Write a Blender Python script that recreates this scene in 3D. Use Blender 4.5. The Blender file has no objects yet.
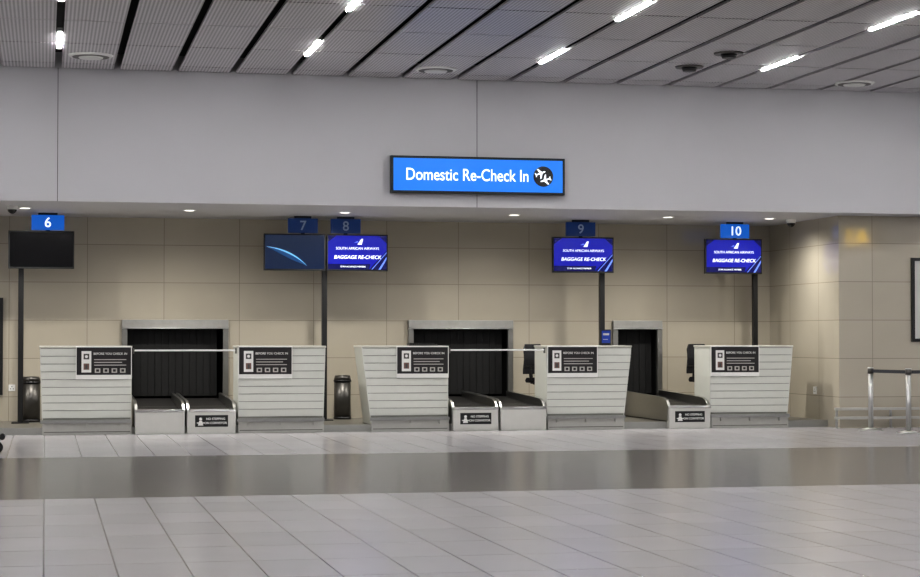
import bpy, bmesh, math
from mathutils import Vector, Matrix

scene = bpy.context.scene
scene.view_settings.view_transform = 'Standard'
try: scene.view_settings.look = 'Medium High Contrast'
except Exception: pass

# ------------------------------------------------------------------ materials
def s2l(c):
    c = c/255.0
    return c/12.92 if c <= 0.04045 else ((c+0.055)/1.055)**2.4
def rgb(r, g, b): return (s2l(r), s2l(g), s2l(b), 1)

def mat(name, col, rough=0.5, metal=0.0, emit=None, es=0.0, spec=0.5, noise=0.0, nscale=8.0, bump=0.0):
    m = bpy.data.materials.new(name); m.use_nodes = True
    nt = m.node_tree; p = nt.nodes['Principled BSDF']
    p.inputs['Base Color'].default_value = col
    p.inputs['Roughness'].default_value = rough
    p.inputs['Metallic'].default_value = metal
    p.inputs['Specular IOR Level'].default_value = spec
    if emit:
        p.inputs['Emission Color'].default_value = emit
        p.inputs['Emission Strength'].default_value = es
    if noise > 0 or bump > 0:
        tc = nt.nodes.new('ShaderNodeTexCoord')
        n = nt.nodes.new('ShaderNodeTexNoise'); n.inputs['Scale'].default_value = nscale
        nt.links.new(tc.outputs['Object'], n.inputs['Vector'])
        if noise > 0:
            mx = nt.nodes.new('ShaderNodeMix'); mx.data_type = 'RGBA'
            mx.inputs[6].default_value = tuple(c*(1-noise) for c in col[:3])+(1,)
            mx.inputs[7].default_value = tuple(min(1, c*(1+noise)) for c in col[:3])+(1,)
            nt.links.new(n.outputs['Fac'], mx.inputs[0])
            nt.links.new(mx.outputs[2], p.inputs['Base Color'])
        if bump > 0:
            b = nt.nodes.new('ShaderNodeBump'); b.inputs['Strength'].default_value = bump
            nt.links.new(n.outputs['Fac'], b.inputs['Height'])
            nt.links.new(b.outputs['Normal'], p.inputs['Normal'])
    return m

STEEL = mat('brushed_steel', rgb(165,165,162), 0.32, 1.0, noise=0.08, nscale=30)
HATCH = mat('hatch_steel', rgb(142,141,137), 0.38, 0.85, noise=0.12, nscale=12)
STEELD = mat('dark_steel', rgb(95,93,90), 0.4, 0.9, noise=0.1, nscale=20)
SLAT = mat('powdercoat_offwhite', rgb(206,207,199), 0.45, noise=0.03)
SLATD = mat('slat_gap', rgb(135,135,128), 0.6)
TOPM = mat('worktop', rgb(195,193,184), 0.35)
BLACK = mat('black_plastic', rgb(16,16,17), 0.4, noise=0.1)
BLACKG = mat('black_gloss', rgb(8,8,10), 0.12)
VOID = mat('tunnel_black', rgb(8,8,8), 0.9)
RUBBER = mat('rubber', rgb(18,18,18), 0.7, noise=0.2, nscale=40)
BELT = mat('belt_rubber', rgb(34,33,32), 0.5, noise=0.2, nscale=60)
WHITE = mat('white_paint', rgb(225,225,222), 0.5)
PAINT = mat('bulkhead_paint', rgb(184,183,186), 0.6, noise=0.02, nscale=1.5)
GREYP = mat('panel_grey', rgb(200,199,193), 0.38, 0.1, noise=0.04)
GUARD = mat('guard_steel', rgb(185,184,178), 0.35, 0.4, noise=0.06)
JOINT = mat('joint_dark', rgb(95,93,93), 0.8)
PLAT = mat('platform_floor', rgb(110,107,99), 0.4, noise=0.06, nscale=10)
KERB = mat('kerb_steel', rgb(155,155,150), 0.4, 0.5, noise=0.06)
SIGNB = mat('sign_blue', rgb(10,80,170), 0.3, emit=rgb(14,116,218), es=0.88)
TXTW = mat('sign_white', rgb(235,240,245), 0.4, emit=rgb(235,242,250), es=0.85)
NUMB = mat('number_blue_lit', rgb(10,60,140), 0.3, emit=rgb(18,92,182), es=0.8)
NUMD = mat('number_blue_dim', rgb(16,48,100), 0.3, emit=rgb(12,42,90), es=0.3)
TXTD = mat('number_glyph_dim', rgb(160,175,195), 0.4)
SCRB = mat('screen_blue', rgb(10,14,90), 0.15, emit=rgb(24,30,164), es=0.9)
SCRL = mat('screen_light', rgb(60,80,180), 0.15, emit=rgb(120,150,235), es=0.9)
SCRN = mat('screen_navy', rgb(5,6,40), 0.15, emit=rgb(12,16,90), es=0.8)
SCR7 = mat('screen_teal_dark', rgb(8,14,30), 0.15, emit=rgb(16,36,66), es=0.8)
SWO = mat('screen_swoosh', rgb(60,120,170), 0.15, emit=rgb(120,180,225), es=0.9)
SWO2 = mat('screen_swoosh_dim', rgb(14,34,66), 0.15, emit=rgb(26,72,118), es=0.8)
SCRO = mat('screen_off', rgb(6,6,8), 0.12)
PAPER = mat('notice_paper', rgb(232,231,226), 0.5)
REDP = mat('notice_brown', rgb(120,92,84), 0.5)
CREAM = mat('notice_text', rgb(185,182,176), 0.5)
POSTERD = mat('notice_dark', rgb(36,33,34), 0.35)
FABRIC = mat('chair_fabric', rgb(26,26,30), 0.85, noise=0.2, nscale=50)
BLUEC = mat('card_blue', rgb(20,50,130), 0.3, emit=rgb(20,50,130), es=0.3)
YEL = mat('wayfinding_yellow', rgb(240,190,20), 0.4, emit=rgb(255,205,30), es=12.0)
LEDM = mat('led_bar', (1,1,1,1), 0.5, emit=(0.995,0.985,0.985,1), es=140)
DLM = mat('downlight_lens', (1,1,1,1), 0.5, emit=(1.0,0.96,0.88,1), es=2.5)
BELTT = mat('queue_belt', rgb(50,52,56), 0.6)
PGLASS = mat('poster_face', rgb(200,200,195), 0.15, noise=0.05, nscale=3)
CHROME = mat('chrome_post', rgb(195,195,192), 0.3, 1.0)

def tile_mat(name, axes, c1, c2, cm, w, h, mortar, rough, off=(0,0), band=None, bump=0.15, ior=1.5):
    m = bpy.data.materials.new(name); m.use_nodes = True
    nt = m.node_tree; p = nt.nodes['Principled BSDF']; L = nt.links
    tc = nt.nodes.new('ShaderNodeTexCoord')
    sp = nt.nodes.new('ShaderNodeSeparateXYZ'); L.new(tc.outputs['Object'], sp.inputs[0])
    cb = nt.nodes.new('ShaderNodeCombineXYZ')
    for k in range(2):
        ad = nt.nodes.new('ShaderNodeMath'); ad.operation = 'ADD'; ad.inputs[1].default_value = off[k]+500*(w if k == 0 else h)
        L.new(sp.outputs[axes[k]], ad.inputs[0]); L.new(ad.outputs[0], cb.inputs[k])
    br = nt.nodes.new('ShaderNodeTexBrick'); br.offset = 0.0; br.squash = 1.0
    br.inputs['Scale'].default_value = 1.0
    br.inputs['Brick Width'].default_value = w; br.inputs['Row Height'].default_value = h
    br.inputs['Mortar Size'].default_value = mortar; br.inputs['Mortar Smooth'].default_value = 0.3
    br.inputs['Color1'].default_value = c1; br.inputs['Color2'].default_value = c2
    br.inputs['Mortar'].default_value = cm
    L.new(cb.outputs[0], br.inputs['Vector'])
    col = br.outputs['Color']
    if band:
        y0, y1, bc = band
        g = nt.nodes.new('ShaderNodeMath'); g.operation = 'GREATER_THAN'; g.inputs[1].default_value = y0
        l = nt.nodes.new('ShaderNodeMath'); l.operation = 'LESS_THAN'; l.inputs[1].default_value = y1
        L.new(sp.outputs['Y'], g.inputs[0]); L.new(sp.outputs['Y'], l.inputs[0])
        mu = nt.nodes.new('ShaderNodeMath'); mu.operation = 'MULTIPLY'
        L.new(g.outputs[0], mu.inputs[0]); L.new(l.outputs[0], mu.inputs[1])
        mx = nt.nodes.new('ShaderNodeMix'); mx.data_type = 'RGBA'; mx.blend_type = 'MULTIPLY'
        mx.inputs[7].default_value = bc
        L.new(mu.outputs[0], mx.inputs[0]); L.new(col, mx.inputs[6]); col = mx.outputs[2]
    ns = nt.nodes.new('ShaderNodeTexNoise'); ns.inputs['Scale'].default_value = 1.3; ns.inputs['Detail'].default_value = 5
    L.new(tc.outputs['Object'], ns.inputs['Vector'])
    mr = nt.nodes.new('ShaderNodeMapRange'); mr.inputs['To Min'].default_value = 0.93; mr.inputs['To Max'].default_value = 1.06
    L.new(ns.outputs['Fac'], mr.inputs['Value'])
    mm = nt.nodes.new('ShaderNodeMix'); mm.data_type = 'RGBA'; mm.blend_type = 'MULTIPLY'; mm.inputs[0].default_value = 1
    L.new(col, mm.inputs[6]); L.new(mr.outputs[0], mm.inputs[7])
    L.new(mm.outputs[2], p.inputs['Base Color'])
    p.inputs['Roughness'].default_value = rough
    p.inputs['IOR'].default_value = ior
    b = nt.nodes.new('ShaderNodeBump'); b.inputs['Strength'].default_value = bump; b.inputs['Distance'].default_value = 0.003; b.invert = True
    L.new(br.outputs['Fac'], b.inputs['Height']); L.new(b.outputs['Normal'], p.inputs['Normal'])
    return m

FLOOR = tile_mat('floor_tiles', ('X','Y'), rgb(172,170,172), rgb(166,164,166), rgb(104,102,103), 0.43, 0.86, 0.006, 0.195,
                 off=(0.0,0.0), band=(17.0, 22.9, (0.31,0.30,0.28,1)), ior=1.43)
WC1, WC2, WCM = rgb(179,172,157), rgb(175,168,153), rgb(136,130,118)
WTILE = tile_mat('wall_tiles_xz', ('X','Z'), WC1, WC2, WCM, 1.2, 0.6, 0.005, 0.05, off=(0.55,0.12), ior=1.6)
WTILEY = tile_mat('wall_tiles_yz', ('Y','Z'), WC1, WC2, WCM, 1.2, 0.6, 0.005, 0.05, off=(0.2,0.12), ior=1.6)

def ceil_mat():
    m = bpy.data.materials.new('perforated_ceiling'); m.use_nodes = True
    nt = m.node_tree; p = nt.nodes['Principled BSDF']; L = nt.links
    tc = nt.nodes.new('ShaderNodeTexCoord')
    v = nt.nodes.new('ShaderNodeTexVoronoi'); v.inputs['Scale'].default_value = 22; v.inputs['Randomness'].default_value = 0
    L.new(tc.outputs['Object'], v.inputs['Vector'])
    cr = nt.nodes.new('ShaderNodeValToRGB'); cr.color_ramp.elements[0].position = 0.25; cr.color_ramp.elements[1].position = 0.36
    cr.color_ramp.elements[0].color = rgb(98,95,97); cr.color_ramp.elements[1].color = rgb(208,205,208)
    L.new(v.outputs['Distance'], cr.inputs[0]); L.new(cr.outputs[0], p.inputs['Base Color'])
    p.inputs['Roughness'].default_value = 0.35
    return m
CEIL = ceil_mat()

# ------------------------------------------------------------------ builder
class B:
    def __init__(s): s.bm = bmesh.new(); s.mats = []
    def mi(s, m):
        if m not in s.mats: s.mats.append(m)
        return s.mats.index(m)
    def solid(s, a, b, m, smooth=False):
        i = s.mi(m); n = len(a)
        va = [s.bm.verts.new(p) for p in a]; vb = [s.bm.verts.new(p) for p in b]
        fs = [s.bm.faces.new(va[::-1]), s.bm.faces.new(vb)]
        for k in range(n):
            f = s.bm.faces.new((va[k], va[(k+1) % n], vb[(k+1) % n], vb[k])); f.smooth = smooth; fs.append(f)
        for f in fs: f.material_index = i
        bmesh.ops.recalc_face_normals(s.bm, faces=fs)
    def box(s, x0, x1, y0, y1, z0, z1, m):
        s.solid([(x0,y0,z0),(x1,y0,z0),(x1,y1,z0),(x0,y1,z0)], [(x0,y0,z1),(x1,y0,z1),(x1,y1,z1),(x0,y1,z1)], m)
    def pxz(s, pts, y0, y1, m): s.solid([(x,y0,z) for x,z in pts], [(x,y1,z) for x,z in pts], m)
    def pyz(s, pts, x0, x1, m): s.solid([(x0,y,z) for y,z in pts], [(x1,y,z) for y,z in pts], m)
    def cyl(s, p0, p1, r0, m, r1=None, n=20):
        p0 = Vector(p0); p1 = Vector(p1); r1 = r0 if r1 is None else r1
        d = (p1-p0).normalized(); u = d.orthogonal().normalized(); w = d.cross(u)
        A = [p0+(u*math.cos(2*math.pi*k/n)+w*math.sin(2*math.pi*k/n))*r0 for k in range(n)]
        C = [p1+(u*math.cos(2*math.pi*k/n)+w*math.sin(2*math.pi*k/n))*r1 for k in range(n)]
        s.solid(A, C, m, True)
    def make(s, name, origin=(0,0,0), bevel=0, parent=None):
        me = bpy.data.meshes.new(name); o = Vector(origin)
        bmesh.ops.translate(s.bm, verts=s.bm.verts, vec=-o)
        s.bm.to_mesh(me); s.bm.free()
        for m in s.mats: me.materials.append(m)
        ob = bpy.data.objects.new(name, me); scene.collection.objects.link(ob); ob.location = o
        if bevel:
            bv = ob.modifiers.new('bevel', 'BEVEL'); bv.width = bevel; bv.segments = 2; bv.limit_method = 'ANGLE'; bv.angle_limit = math.radians(50)
        if parent: setp(ob, parent)
        return ob

def empty(name, loc):
    e = bpy.data.objects.new(name, None); e.empty_display_size = 0.2; e.location = loc
    scene.collection.objects.link(e); return e
def setp(ob, par):
    ob.parent = par; ob.location = Vector(ob.location)-Vector(par.location)
def text(body, name, x, y, z, size, m, par, align='CENTER', ext=0.001, bold=0.0, shear=0.0, sx=1.0, back=False):
    c = bpy.data.curves.new(name, 'FONT'); c.body = body; c.size = size; c.align_x = align; c.align_y = 'CENTER'
    c.extrude = ext; c.offset = bold; c.shear = shear; c.materials.append(m)
    o = bpy.data.objects.new(name, c); scene.collection.objects.link(o)
    o.location = (x, y, z); o.rotation_euler = (math.pi/2, 0, math.pi if back else 0); o.scale = (sx, 1, 1)
    if par: setp(o, par)
    return o

XL, XR, YB = -12.0, 24.0, -6.0
CZ = 5.18      # ceiling
SZ = 3.31      # soffit
BY = 27.2      # bulkhead face
WY = 30.7      # recessed tiled wall
SX = 12.09     # side return of the recess
FY = 27.8      # right hand tiled wall

# ------------------------------------------------------------------ room shell
b = B(); b.box(XL-.2, XR+.2, YB-.2, 33.2, -.1, 0, FLOOR); b.make('floor')

PX = .81; X0 = .16
b = B()
i = int((XL-X0)/PX)-1
ys = sorted(set([YB]+[26.7-1.8*k for k in range(19) if 26.7-1.8*k > YB]+[BY]))
while X0+PX*i < XR:
    xa = X0+PX*i+.048; xb = X0+PX*(i+1)-.048
    if min(xb,XR) > max(xa,XL):
        for k in range(len(ys)-1):
            b.box(max(xa,XL), min(xb,XR), ys[k]+.016, ys[k+1]-.016, CZ, CZ+.03, CEIL)
    i += 1
b.box(XL, XR, YB, BY, CZ+.22, CZ+.3, VOID)
b.make('ceiling')

b = B(); b.box(XL, XR, BY, 31.0, SZ, CZ+.3, PAINT)
for xj in (-5.85, .16, 6.17): b.box(xj-.005, xj+.005, BY-.003, BY, SZ, CZ, JOINT)
b.make('wall_bulkhead')

OP = [(1.19, 2.87), (5.80, 7.56), (9.28, 10.14)]
OZ = 1.69
b = B()
b.box(XL, OP[0][0], WY, WY+.25, 0, SZ, WTILE)
b.box(OP[0][1], OP[1][0], WY, WY+.25, 0, SZ, WTILE)
b.box(OP[1][1], OP[2][0], WY, WY+.25, 0, SZ, WTILE)
b.box(OP[2][1], SX, WY, WY+.25, 0, SZ, WTILE)
for a, c in OP: b.box(a, c, WY, WY+.25, OZ, SZ, WTILE)
b.make('wall_back')
b = B(); b.box(SX, SX+.2, FY+.2, WY+.25, 0, SZ, WTILEY); b.make('wall_recess_side')
b = B(); b.box(SX, XR, FY, FY+.2, 0, SZ, WTILE); b.make('wall_right_front')
b = B(); b.box(XL-.2, XL, YB, 31, 0, CZ+.3, PAINT); b.make('wall_left')
b = B(); b.box(XR, XR+.2, YB, 31, 0, CZ+.3, PAINT); b.make('wall_right')
b = B(); b.box(XL-.2, XR+.2, YB-.2, YB, 0, CZ+.3, PAINT); b.make('wall_behind')

b = B(); b.box(XL, SX, 28.27, WY, 0, .1, PLAT); b.box(XL, SX, 28.25, 28.27, 0, .105, KERB)
b.make('trim_platform')

# ------------------------------------------------------------------ ceiling fixtures
b = B()
for r in range(8):
    yc = 24.7-3.6*r
    if yc < YB+1: continue
    for k in range(-3, 8):
        xc = X0+3.24*k
        b.box(xc-.034, xc+.034, yc-.66, yc+.66, CZ+.01, CZ+.06, STEEL)
        b.box(xc-.024, xc+.024, yc-.62, yc+.62, CZ-.008, CZ+.01, LEDM)
b.make('ceiling_strip_lights')

def disc_vent(x, y, r, name='ceiling_speaker'):
    b = B(); b.cyl((x,y,CZ), (x,y,CZ-.025), r, WHITE, r*.92, 32); b.cyl((x,y,CZ-.025), (x,y,CZ-.03), r*.82, STEELD, r*.8, 32)
    b.cyl((x,y,CZ-.03), (x,y,CZ-.045), r*.55, WHITE, r*.5, 32)
    b.make(name, (x,y,CZ))
for (x, y, r) in [(.58, 25.9, .3), (5.35, 26.2, .3), (11.7, 26.3, .3)]: disc_vent(x, y, r)
for (x, y) in [(8.75, 25.2), (8.85, 23.9)]:
    b = B(); b.cyl((x,y,CZ),(x,y,CZ-.02),.2,STEELD,.19,28); b.cyl((x,y,CZ-.02),(x,y,CZ-.07),.11,BLACK,.09,24)
    b.make('ceiling_air_diffuser', (x,y,CZ))

# downlights in the soffit
for x in (-7.5, -5.1, -2.7, -.3, 2.1, 4.45, 7.1, 9.6, 11.3):
    b = B(); y = 28.7
    n = 28
    b.cyl((x,y,SZ), (x,y,SZ-.006), .10, WHITE, .095, n); b.cyl((x,y,SZ-.006), (x,y,SZ-.008), .07, DLM, .07, n)
    ob = b.make('recessed_downlight', (x,y,SZ))
    l = bpy.data.lights.new('downlight_lamp', 'SPOT'); l.energy = 245 if x < 11 else 150; l.spot_size = math.radians(165); l.spot_blend = 1.0
    l.shadow_soft_size = .09; l.color = (1.0,.965,.90)
    lo = bpy.data.objects.new('downlight_lamp', l); scene.collection.objects.link(lo); lo.location = (0,0,-.05); lo.parent = ob

# ------------------------------------------------------------------ central sign
e = empty('overhead_sign', (6.17, BY, 3.77))
b = B()
b.box(4.87, 7.47, BY-.12, BY-.02, 3.50, 4.04, BLACK)
b.box(4.905, 7.435, BY-.126, BY-.12, 3.535, 4.005, SIGNB)
for xx in (5.3, 7.0): b.box(xx-.05, xx+.05, BY-.02, BY, 3.6, 3.95, STEELD)
b.make('lightbox', (6.17, BY, 3.77), .004, e)
text('Domestic Re-Check In', 'lettering', 5.08, BY-.128, 3.765, .248, TXTW, e, 'LEFT', .001, .0015, 0, .805)
b = B()
cx, cz = 7.14, 3.77; n = 36
b.solid([(cx+.15*math.cos(t), BY-.127, cz+.15*math.sin(t)) for t in [2*math.pi*k/n for k in range(n)]],
        [(cx+.15*math.cos(t), BY-.130, cz+.15*math.sin(t)) for t in [2*math.pi*k/n for k in range(n)]], BLACKG)
plane = [(0,.10),(.012,.08),(.014,.035),(.09,-.015),(.09,-.035),(.014,-.01),(.010,-.065),(.035,-.085),(.035,-.098),(0,-.088)]
plane = plane+[(-x, y) for x, y in plane[-2:0:-1]]
def pl(cx, cz, s, ang, y, m):
    c, sn = math.cos(ang), math.sin(ang)
    pts = [(cx+s*(x*c-z*sn), cz+s*(x*sn+z*c)) for x, z in plane]
    b.pxz(pts, y-.003, y, m)
pl(cx-.045, cz+.045, .85, -1.2, BY-.131, TXTW)
pl(cx+.035, cz-.05, .85, 1.9, BY-.131, TXTW)
b.make('aircraft_pictogram', (cx, BY, cz), 0, e)

# ------------------------------------------------------------------ check-in counters
TZ = 1.283
def counter(xa, xb, side, taper):
    """side = 'R' : notice on right end (conveyor to the right), 'L' : on the left"""
    y0 = 28.25; y1 = 28.98
    e = empty('check_in_counter', ((xa+xb)/2, y0, 0))
    def lim(z):
        k = taper*max(0, (TZ-.08-z))/(TZ-.18)
        return (xa+k, xb) if side == 'R' else (xa, xb-k)
    b = B()
    a0, c0 = lim(.1); a1, c1 = lim(TZ-.03)
    b.pxz([(a0+.012,.105),(c0-.012,.105),(c1-.012,TZ-.03),(a1+.012,TZ-.03)], y0+.0, y1, SLATD)
    for s in (0, 1):
        f = lambda z: lim(z)[s]
        sg = 1 if s == 0 else -1
        b.pxz([(f(.1),.105),(f(.1)+sg*.011,.105),(f(TZ)+sg*.011,TZ-.028),(f(TZ),TZ-.028)], y0+.005, y1-.001, SLAT)
    n = 9; h = (TZ-.03-.24)/n
    for k in range(n):
        z0 = .24+h*k; z1 = z0+h-.009
        l0, r0 = lim(z0); l1, r1 = lim(z1)
        b.pxz([(l0,z0),(r0,z0),(r1,z1),(l1,z1)], y0-.008, y0-.001, SLAT)
    l0, r0 = lim(.1)
    b.make('slatted_body', ((xa+xb)/2, y0, 0), .002, e)
    b = B()
    b.box(xa-.008, xb+.008, y0-.02, y1+.02, TZ-.03, TZ, TOPM)
    b.make('worktop', ((xa+xb)/2, y0, 0), .006, e)
    b = B()  # foot guard
    b.pyz([(y0-.06,.0),(y0-.014,.0),(y0-.014,.20),(y0-.06,.16)], l0+.0, r0-.0, GUARD)
    b.box(l0-.03, r0+.0, y0-.12, y0-.064, .165, .215, STEEL)
    b.box(l0+.02, r0-.02, y0-.064, y0-.06, .035, .045, STEELD)
    for q in (.12,.5,.88):
        xq = l0+(r0-l0)*q; b.box(xq-.012, xq+.012, y0-.10, y0-.06, .11, .165, GUARD)
    b.make('foot_guard', ((xa+xb)/2, y0, 0), .004, e)
    if side == 'R': p1 = xb; p0 = xb-.80
    else: p0 = xa; p1 = xa+.80
    b = B(); yy = y0-.04
    b.box(p0, p1, yy, y0-.022, .80, TZ-.002, PAPER)
    b.box(p0+.012, p1-.012, yy-.004, yy, .865, TZ-.02, POSTERD)
    b.box(p0+.08, p0+.22, yy-.007, yy-.004, .90, 1.21, PAPER)
    b.box(p0+.11, p0+.19, yy-.009, yy-.007, 1.09, 1.17, STEELD)
    b.cyl((p0+.15,yy-.009,1.13),(p0+.15,yy-.011,1.13),.022,PAPER,n=12)
    b.box(p0+.11, p0+.19, yy-.009, yy-.007, .94, 1.03, REDP)
    b.box(p0+.135, p0+.165, yy-.011, yy-.009, .95, 1.01, STEELD)
    for k in range(3):
        b.box(p0+.26, p0+.72-.06*(k % 2), yy-.006, yy-.004, 1.08-.04*k, 1.092-.04*k, CREAM)
    for k in range(4):
        b.box(p0+.27+.12*k, p0+.35+.12*k, yy-.006, yy-.004, .895, .96, CREAM)
        b.box(p0+.29+.12*k, p0+.33+.12*k, yy-.008, yy-.006, .91, .945, POSTERD)
    b.make('notice_panel', ((xa+xb)/2, y0, 0), 0, e)
    text('BEFORE YOU CHECK IN', 'notice_heading', p0+.25, yy-.007, 1.17, .045, PAPER, e, 'LEFT', .001, .0005)
    return e
counter(-.07, 1.24, 'R', .04)
counter(2.79, 4.09, 'L', .03)
counter(4.64, 5.96, 'R', .14)
counter(7.50, 8.85, 'L', .13)
counter(10.13, 11.50, 'L', .10)

# ------------------------------------------------------------------ conveyors
def conveyor(xa, xb, label):
    e = empty('baggage_conveyor', ((xa+xb)/2, 28.25, 0)); O = ((xa+xb)/2, 28.25, 0)
    y0 = 28.12; y1 = 30.58
    b = B()
    b.box(xa+.01, xb-.01, y0, 28.24, 0.0, .33, GREYP)
    b.pyz([(28.24,.106),(y1,.106),(y1,.42),(29.3,.345),(28.24,.33)], xa+.02, xb-.02, STEELD)
    b.pyz([(y0-.01,.315),(y0+.05,.315),(y0+.05,.36),(y0+.01,.36)], xa, xb, STEEL)
    b.make('housing', O, .004, e)
    b = B()
    b.pyz([(y0+.06,.335),(29.2,.35),(29.2,.365),(y0+.06,.352)], xa+.05, xb-.05, BELT)
    b.pyz([(29.26,.352),(y1,.43),(y1,.445),(29.26,.368)], xa+.05, xb-.05, BELT)
    b.cyl((xa+.05,29.23,.345),(xb-.05,29.23,.345),.022,STEEL)
    b.make('belt', O, 0, e)
    b = B()
    for s in (xa, xb-.045):
        b.pyz([(y0+.05,.12),(y1,.12),(y1,.53),(28.9,.49),(28.4,.47),(28.25,.43),(y0+.05,.36)], s, s+.045, STEEL)
    b.make('side_guards', O, .006, e)
    if label:
        b = B(); c = (xa+xb)/2
        b.box(c-.24, c+.24, y0-.004, y0, .1, .27, BLACK)
        b.cyl((c-.16,y0-.004,.215),(c-.16,y0-.007,.215),.022,WHITE); b.pxz([(c-.2,.12),(c-.12,.12),(c-.14,.19),(c-.18,.19)], y0-.007, y0-.004, WHITE)
        b.box(c-.215, c-.105, y0-.0065, y0-.004, .15, .165, WHITE)
        b.make('caution_label', O, 0, e)
        text('NO STEPPING', 'label_text_upper', c+.06, y0-.006, .215, .045, WHITE, e, bold=.001)
        text('ON CONVEYOR', 'label_text_lower', c+.06, y0-.006, .155, .045, WHITE, e, bold=.001)
conveyor(1.28, 2.01, False); conveyor(2.03, 2.755, True)
conveyor(6.0, 6.72, True); conveyor(6.74, 7.47, False)
conveyor(9.41, 10.10, True)

# barrier rails between counters
for xa, xb in ((1.26, 2.77), (5.98, 7.48)):
    b = B(); b.box(xa, xb, 28.26, 28.285, 1.205, 1.23, WHITE)
    b.box(xa, xa+.02, 28.255, 28.30, 1.17, 1.25, STEELD); b.box(xb-.02, xb, 28.255, 28.30, 1.17, 1.25, STEELD)
    b.make('barrier_rail', ((xa+xb)/2, 28.27, 1.22), .003)

# tunnel hatches
for a, c in OP:
    b = B()
    b.pyz([(WY-.10,OZ-.13),(WY-.02,OZ-.13),(WY-.02,OZ+.0),(WY-.085,OZ+.0)], a, c, HATCH)
    b.pyz([(WY-.11,OZ-.145),(WY-.02,OZ-.145),(WY-.02,OZ-.13),(WY-.11,OZ-.13)], a, c, STEEL)
    b.box(a, c, WY-.02, WY+.02, OZ-.03, OZ, STEEL)
    for s in (a, c-.085): b.box(s, s+.085, WY-.08, WY+.02, .1, OZ-.145, HATCH)
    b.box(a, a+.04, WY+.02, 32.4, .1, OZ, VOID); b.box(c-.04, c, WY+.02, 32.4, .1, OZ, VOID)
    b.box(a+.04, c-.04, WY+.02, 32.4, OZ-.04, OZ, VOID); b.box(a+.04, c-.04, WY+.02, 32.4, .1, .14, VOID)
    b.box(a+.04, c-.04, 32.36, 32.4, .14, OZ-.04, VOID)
    w = .11; x = a+.09
    k = 0
    while x+w < c-.07:
        b.box(x, x+w-.004, WY+.16+.008*(k % 2), WY+.166+.008*(k % 2), .47, OZ-.04, RUBBER); x += w; k += 1
    b.make('baggage_hatch', ((a+c)/2, WY, .1), .003)

# ------------------------------------------------------------------ information screens
MY = 29.7
def aircraft_tail(b, x, z, s, y):
    b.pxz([(x,z),(x+.07*s,z+.10*s),(x+.10*s,z+.10*s),(x+.075*s,z)], y-.003, y, TXTW)
    b.pxz([(x-.06*s,z+.03*s),(x+.0*s,z+.06*s),(x+.02*s,z+.04*s)], y-.003, y, SCRL)
def monitor(e, O, xa, xb, kind):
    z0, z1 = 2.455, 3.03; y = MY
    b = B()
    b.box(xa, xb, y, y+.07, z0, z1, BLACK)
    b.box(xa+.25, xb-.25, y+.07, y+.12, z0+.12, z1-.12, BLACK)
    sc = {'off': SCRO, 'swoosh': SCR7, 'ad': SCRB}[kind]
    l, r, bt, tp = xa+.02, xb-.02, z0+.025, z1-.02
    b.box(l, r, y-.002, y, bt, tp, sc)
    w = r-l; h = tp-bt
    if kind == 'ad':
        b.pxz([(r-.30*w,bt),(r,bt),(r,bt+.55*h)], y-.005, y-.002, SCRN)
        b.pxz([(r-.14*w,bt+.0),(r-.10*w,bt),(r,bt+.30*h),(r,bt+.38*h)], y-.007, y-.005, SCRL)
        b.pxz([(r-.26*w,bt+.0),(r-.245*w,bt),(r,bt+.49*h),(r,bt+.52*h)], y-.007, y-.005, SCRL)
        b.pxz([(l,tp-.18*h),(l,tp),(l+.14*w,tp)], y-.005, y-.002, SCRN)
        b.pxz([(l,bt),(l,bt+.16*h),(l+.72*w,bt+.16*h),(l+.70*w,bt)], y-.004, y-.002, SCRN)
        b.pxz([(r-.13*w,tp),(r,tp),(r,tp-.22*h)], y-.005, y-.002, SCRN)
        aircraft_tail(b, l+.50*w, bt+.74*h, .9, y-.003)
    if kind == 'swoosh':
        N = 24
        Q0, Q1, Q2 = (l+.02*w, bt+.66*h), (l+.45*w, bt+.60*h), (l+.70*w, bt+.10*h)
        def bz(a, c, d, t): return ((1-t)**2*a[0]+2*t*(1-t)*c[0]+t*t*d[0], (1-t)**2*a[1]+2*t*(1-t)*c[1]+t*t*d[1])
        for k in range(N):
            t0, t1 = k/N, (k+1)/N
            q0 = bz(Q0,Q1,Q2,t0); q1 = bz(Q0,Q1,Q2,t1)
            th0 = .024*math.sin(math.pi*t0)+.002; th1 = .024*math.sin(math.pi*t1)+.002
            b.pxz([(q0[0],q0[1]-th0),(q1[0],q1[1]-th1),(q1[0],q1[1]),(q0[0],q0[1])], y-.006, y-.003, SWO)
            s0 = .09*math.sin(math.pi*t0)+.004; s1 = .09*math.sin(math.pi*t1)+.004
            b.pxz([(q0[0],q0[1]-s0),(q1[0],q1[1]-s1),(q1[0],q1[1]),(q0[0],q0[1])], y-.004, y-.002, SWO2)
    b.make('monitor', O, 0, e)
    if kind == 'ad':
        c = (l+r)/2
        text('SOUTH AFRICAN AIRWAYS', 'caption', c, y-.008, bt+.62*h, .056, TXTW, e, bold=.0003)
        text('BAGGAGE RE-CHECK', 'message', c, y-.008, bt+.36*h, .078, TXTW, e, bold=.0008, shear=.2)
        text('STAR ALLIANCE MEMBER', 'footer', c-.07, y-.008, bt+.08*h, .036, TXTW, e, bold=.0)
def numsign(e, O, xa, xb, num, lit):
    b = B(); y = MY+.02
    b.box(xa, xb, y, y+.05, 3.045, 3.275, NUMB if lit else NUMD)
    b.box(xa+.1, xb-.1, y+.01, y+.04, 3.275, SZ, BLACK)
    b.box((xa+xb)/2-.03, (xa+xb)/2+.03, y+.01, y+.04, 3.0, 3.05, BLACK)
    b.make('number_panel', O, .003, e)
    text(num, 'number', (xa+xb)/2, y-.006, 3.155, .21, TXTW if lit else TXTD, e, bold=.002, ext=.002)
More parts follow.
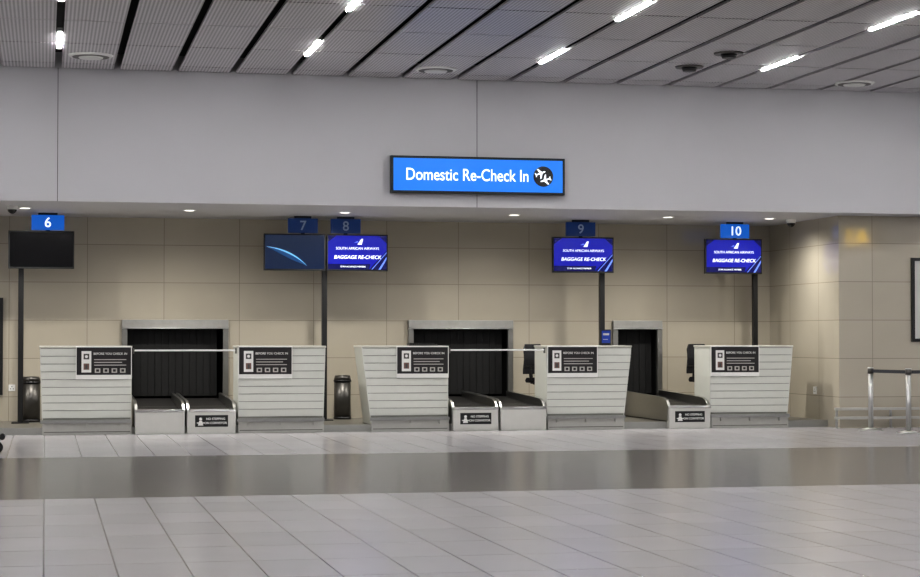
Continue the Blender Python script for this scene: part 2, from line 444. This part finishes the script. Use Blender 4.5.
def pole(e, O, x, top, z0=.1):
    b = B(); y = MY+.20
    b.box(x-.04, x+.04, y-.04, y+.04, z0+.02, top, BLACK)
    b.box(x-.13, x+.13, y-.13, y+.13, z0, z0+.02, BLACK)
    b.box(x-.05, x+.05, y-.10, y-.03, 2.6, 2.9, BLACK)
    b.make('support_pole', O, .004, e)
def stand(mons, nums, px, top=3.0):
    O = (px, MY+.2, .1)
    e = empty('flight_information_display', O)
    pole(e, O, px, top)
    for m in mons: monitor(e, O, *m)
    for n_ in nums: numsign(e, O, *n_)
    b = B()
    b.box(min(min(m[0] for m in mons)+.3, px), max(max(m[1] for m in mons)-.3, px), MY+.10, MY+.16, 2.70, 2.78, BLACK); b.make('mount_bar', O, 0, e)
stand([(-.55,.43,'off')], [(-.21,.28,'6',True)], -.36)
stand([(3.33,4.30,'swoosh'),(4.32,5.29,'ad')], [(3.71,4.18,'7',False),(4.385,4.86,'8',False)], 4.31)
stand([(7.99,9.01,'ad')], [(8.22,8.71,'9',False)], 8.87)
stand([(10.58,11.56,'ad')], [(10.86,11.35,'10',True)], 11.51)
# ------------------------------------------------------------------ smaller objects
def bin_(x, y, z):
    b = B(); r = .14
    b.cyl((x,y,z),(x,y,z+.04),r,BLACK,r,32); b.cyl((x,y,z+.04),(x,y,z+.60),r-.006,STEELD,r-.006,32)
    b.cyl((x,y,z+.60),(x,y,z+.63),r+.004,BLACK,r+.004,32); b.cyl((x,y,z+.63),(x,y,z+.70),r,STEELD,r*.86,32)
    b.cyl((x,y,z+.70),(x,y,z+.703),r*.55,BLACK,r*.55,32)
    b.make('waste_bin', (x,y,z))
bin_(-.2, 30.35, .1); bin_(4.67, 30.35, .1)

def chair(x, y, rot):
    z = .1
    b = B()
    for k in range(5):
        a = 2*math.pi*k/5+.3; c, s = math.cos(a), math.sin(a)
        b.cyl((0,0,.12),(c*.28,s*.28,.075),.028,BLACK,.018,10)
        b.cyl((c*.28-s*.018,s*.28+c*.018,.03),(c*.28+s*.018,s*.28-c*.018,.03),.03,BLACK,.03,14)
        b.cyl((c*.28,s*.28,.03),(c*.28,s*.28,.085),.01,STEELD,.01,8)
    b.cyl((0,0,.08),(0,0,.32),.04,BLACK,.035); b.cyl((0,0,.32),(0,0,.56),.022,CHROME)
    b.box(-.12,.12,-.12,.12,.555,.585,BLACK)
    pts = [(-.23,-.20),(-.19,-.24),(.19,-.24),(.23,-.20),(.22,.19),(.18,.23),(-.18,.23),(-.22,.19)]
    b.solid([(p[0]*.94,p[1]*.94,.585) for p in pts],[(p[0],p[1],.62) for p in pts],FABRIC)
    b.solid([(p[0],p[1],.62) for p in pts],[(p[0]*.92,p[1]*.92,.665) for p in pts],FABRIC)
    b.pyz([(.16,.57),(.27,.56),(.31,.75),(.29,1.0),(.265,1.0),(.28,.76),(.25,.6),(.16,.6)],-.03,.03,BLACK)
    for k in range(6):
        z0 = .72+k*.08; z1 = z0+.082
        w0 = .20+.015*math.sin(math.pi*k/6); w1 = .20+.015*math.sin(math.pi*(k+1)/6)
        if k == 5: w1 = .16
        y0 = .26+.02*math.cos(k); y1 = .26+.02*math.cos(k+1)
        b.solid([(-w0,y0-.05,z0),(0,y0-.01,z0),(w0,y0-.05,z0),(w0,y0-.015,z0),(0,y0+.03,z0),(-w0,y0-.015,z0)],
                [(-w1,y1-.05,z1),(0,y1-.01,z1),(w1,y1-.05,z1),(w1,y1-.015,z1),(0,y1+.03,z1),(-w1,y1-.015,z1)],FABRIC)
    for s in (-1,1):
        b.cyl((s*.2,.0,.6),(s*.27,.0,.62),.014,BLACK); b.cyl((s*.27,0,.61),(s*.27,0,.83),.014,BLACK)
        b.box(s*.27-.03,s*.27+.03,-.14,.12,.83,.855,BLACK)
    o = b.make('office_chair', (0,0,0), .006)
    o.location = (x,y,z); o.rotation_euler = (0,0,rot)
chair(7.80, 29.6, .5)
chair(10.55, 29.6, .35)

# small items on worktops
e = empty('countertop_display', (8.55, 28.6, TZ))
b = B(); b.box(8.47,8.63,28.57,28.66,TZ,TZ+.012,BLACK); b.box(8.47,8.63,28.60,28.625,TZ+.012,TZ+.25,BLACK); b.box(8.482,8.618,28.597,28.60,TZ+.04,TZ+.23,BLUEC)
b.box(8.50,8.60,28.595,28.597,TZ+.16,TZ+.19,CREAM); b.box(8.50,8.58,28.595,28.597,TZ+.09,TZ+.10,CREAM)
b.make('frame', (8.55,28.6,TZ), .003, e)
def keyboard(x, y):
    b = B()
    b.pyz([(y,TZ),(y+.2,TZ),(y+.2,TZ+.035),(y,TZ+.018)], x-.22, x+.22, BLACK)
    for r in range(4):
        for k in range(12):
            yy = y+.02+r*.043; zz = TZ+.020+r*.0036
            b.box(x-.2+k*.034, x-.2+k*.034+.028, yy, yy+.034, zz, zz+.010, BLACK)
    b.make('computer_keyboard', (x,y,TZ))
keyboard(5.62, 28.45)

def socket(x, y, z):
    b = B()
    b.box(x-.05,x+.05,y-.012,y,z-.05,z+.05,WHITE)
    for dx,dz in ((0,.02),(-.02,-.015),(.02,-.015)): b.cyl((x+dx,y-.012,z+dz),(x+dx,y-.0135,z+dz),.008,BLACK,n=10)
    b.make('wall_socket', (x,y,z))
socket(-.5, WY, .62)
b = B(); x=SX; y=28.75; z=.56
b.box(x-.012,x,y-.06,y+.06,z-.06,z+.06,WHITE)
for dy,dz in ((0,.02),(-.02,-.015),(.02,-.015)): b.cyl((x-.012,y+dy,z+dz),(x-.0135,y+dy,z+dz),.008,BLACK,n=10)
b.make('wall_socket', (x,y,z))

def poster(xa, xb, y, z0, z1, face):
    b = B()
    t = .05
    b.box(xa,xb,y-.02,y,z0,z1,BLACK)
    b.box(xa,xa+t,y-.045,y-.02,z0,z1,BLACK); b.box(xb-t,xb,y-.045,y-.02,z0,z1,BLACK)
    b.box(xa+t,xb-t,y-.045,y-.02,z0,z0+t,BLACK); b.box(xa+t,xb-t,y-.045,y-.02,z1-t,z1,BLACK)
    b.box(xa+t,xb-t,y-.024,y-.02,z0+t,z1-t,face)
    for k in range(5): b.box(xa+.15,xb-.15,y-.026,y-.024,z1-.3-.12*k,z1-.26-.12*k,STEELD)
    b.make('framed_poster', ((xa+xb)/2,y,(z0+z1)/2), .004)
poster(13.30, 14.35, FY, 1.34, 2.66, PGLASS)
poster(-1.6, -.64, WY, .51, 2.03, SCRO)

def cctv(x, y):
    b = B()
    b.cyl((x,y,SZ),(x,y,SZ-.03),.08,WHITE,.08,24); b.cyl((x,y,SZ-.03),(x,y,SZ-.06),.075,WHITE,.07,24)
    rr = [.068,.062,.048,.028,.006]; zz = [-.06,-.08,-.10,-.115,-.122]
    for k in range(4): b.cyl((x,y,SZ+zz[k]),(x,y,SZ+zz[k+1]),rr[k],BLACKG,rr[k+1],24)
    b.make('dome_camera', (x,y,SZ))
cctv(-.47, 28.2); cctv(11.75, 28.9)

def post(x, y):
    b = B()
    b.cyl((x,y,0),(x,y,.012),.18,CHROME,.18,40); b.cyl((x,y,.012),(x,y,.04),.178,CHROME,.055,40)
    b.cyl((x,y,.03),(x,y,.86),.038,CHROME,n=28); b.cyl((x,y,.86),(x,y,.94),.045,STEELD,n=28); b.cyl((x,y,.94),(x,y,.955),.048,CHROME,.043,28)
    b.make('queue_barrier_post', (x,y,0))
P = [(12.25,27.0),(12.42,26.06),(14.0,26.0)]
for p in P: post(*p)
b = B()
for (p,q) in ((P[0],P[1]),(P[1],P[2])):
    d = Vector((q[0]-p[0], q[1]-p[1], 0)); L = d.length; d.normalize(); nn = Vector((-d.y,d.x,0))*.002
    A = Vector((p[0],p[1],0))+d*.047; C = Vector((q[0],q[1],0))-d*.047
    b.solid([A-nn+Vector((0,0,.875)),C-nn+Vector((0,0,.875)),C+nn+Vector((0,0,.875)),A+nn+Vector((0,0,.875))],
            [A-nn+Vector((0,0,.925)),C-nn+Vector((0,0,.925)),C+nn+Vector((0,0,.925)),A+nn+Vector((0,0,.925))], BELTT)
b.make('queue_barrier_belt', (12.4,26.06,.9))

# stainless bumper rail at right wall
b = B()
for z in (.30,.16): b.box(11.95, 17.5, FY-.16, FY-.12, z-.02, z+.02, GUARD)
for k in range(7):
    x = 12.0+.9*k
    b.cyl((x,FY-.10,0),(x,FY-.10,.32),.02,STEEL,n=14); b.cyl((x,FY-.10,0),(x,FY-.10,.01),.05,STEEL,n=20)
b.make('bumper_rail', (12,FY-.14,0), .004)

# hanging wayfinding sign further back in the hall (mirrored by the glossy tiles)
e = empty('hanging_wayfinding_sign', (21.3, 7.8, 4.1))
b = B(); b.box(20.4,22.2,7.70,7.78,3.72,4.45,BLACK)
for x in (20.7,21.9): b.cyl((x,7.74,4.45),(x,7.74,CZ),.015,STEEL)
b.make('panel', (21.3,7.8,4.1), .004, e)
text('A1', 'gate_number', 21.3, 7.785, 4.08, .62, YEL, e, bold=.01, back=True)

# luggage trolley (only its nose reaches into view)
b = B(); x0, y0 = -.56, 23.9
for dx, dy in ((0,0),(-.75,-.25),(-.75,.25)):
    b.cyl((x0+dx,y0+dy-.02,.07),(x0+dx,y0+dy+.02,.07),.07,RUBBER,n=24); b.cyl((x0+dx,y0+dy-.025,.07),(x0+dx,y0+dy+.025,.07),.03,STEEL,n=16)
    b.box(x0+dx-.02,x0+dx+.02,y0+dy-.03,y0+dy-.022,.06,.19,STEEL); b.box(x0+dx-.02,x0+dx+.02,y0+dy+.022,y0+dy+.03,.06,.19,STEEL)
for s in (-.27,.27):
    b.cyl((x0+.02,y0+s*.4,.2),(x0-.8,y0+s,.2),.016,STEEL,n=12); b.cyl((x0-.8,y0+s,.2),(x0-.92,y0+s,1.0),.016,STEEL,n=12)
b.cyl((x0+.06,y0-.12,.2),(x0+.06,y0+.12,.2),.035,RUBBER,n=14)
for k in range(6): b.cyl((x0-.05-.14*k,y0-.13-.024*k,.2),(x0-.05-.14*k,y0+.13+.024*k,.2),.01,STEEL,n=8)
b.cyl((x0-.92,y0-.3,1.0),(x0-.92,y0+.3,1.0),.022,BLACK,n=14)
b.box(x0-.90,x0-.87,y0-.22,y0+.22,.6,.85,NUMD)
b.make('luggage_trolley', (x0,y0,0))

# ------------------------------------------------------------------ world + camera
w = bpy.data.worlds.new('world'); scene.world = w; w.use_nodes = True
w.node_tree.nodes['Background'].inputs[0].default_value = (.5,.5,.5,1); w.node_tree.nodes['Background'].inputs[1].default_value = .1
cam = bpy.data.cameras.new('camera'); co = bpy.data.objects.new('camera', cam); scene.collection.objects.link(co)
cam.sensor_width = 36; cam.lens = 36*1908/920; cam.clip_end = 200
co.location = (0,0,1.4); co.rotation_euler = (math.radians(91.486), 0, math.radians(-12.27))
scene.camera = co
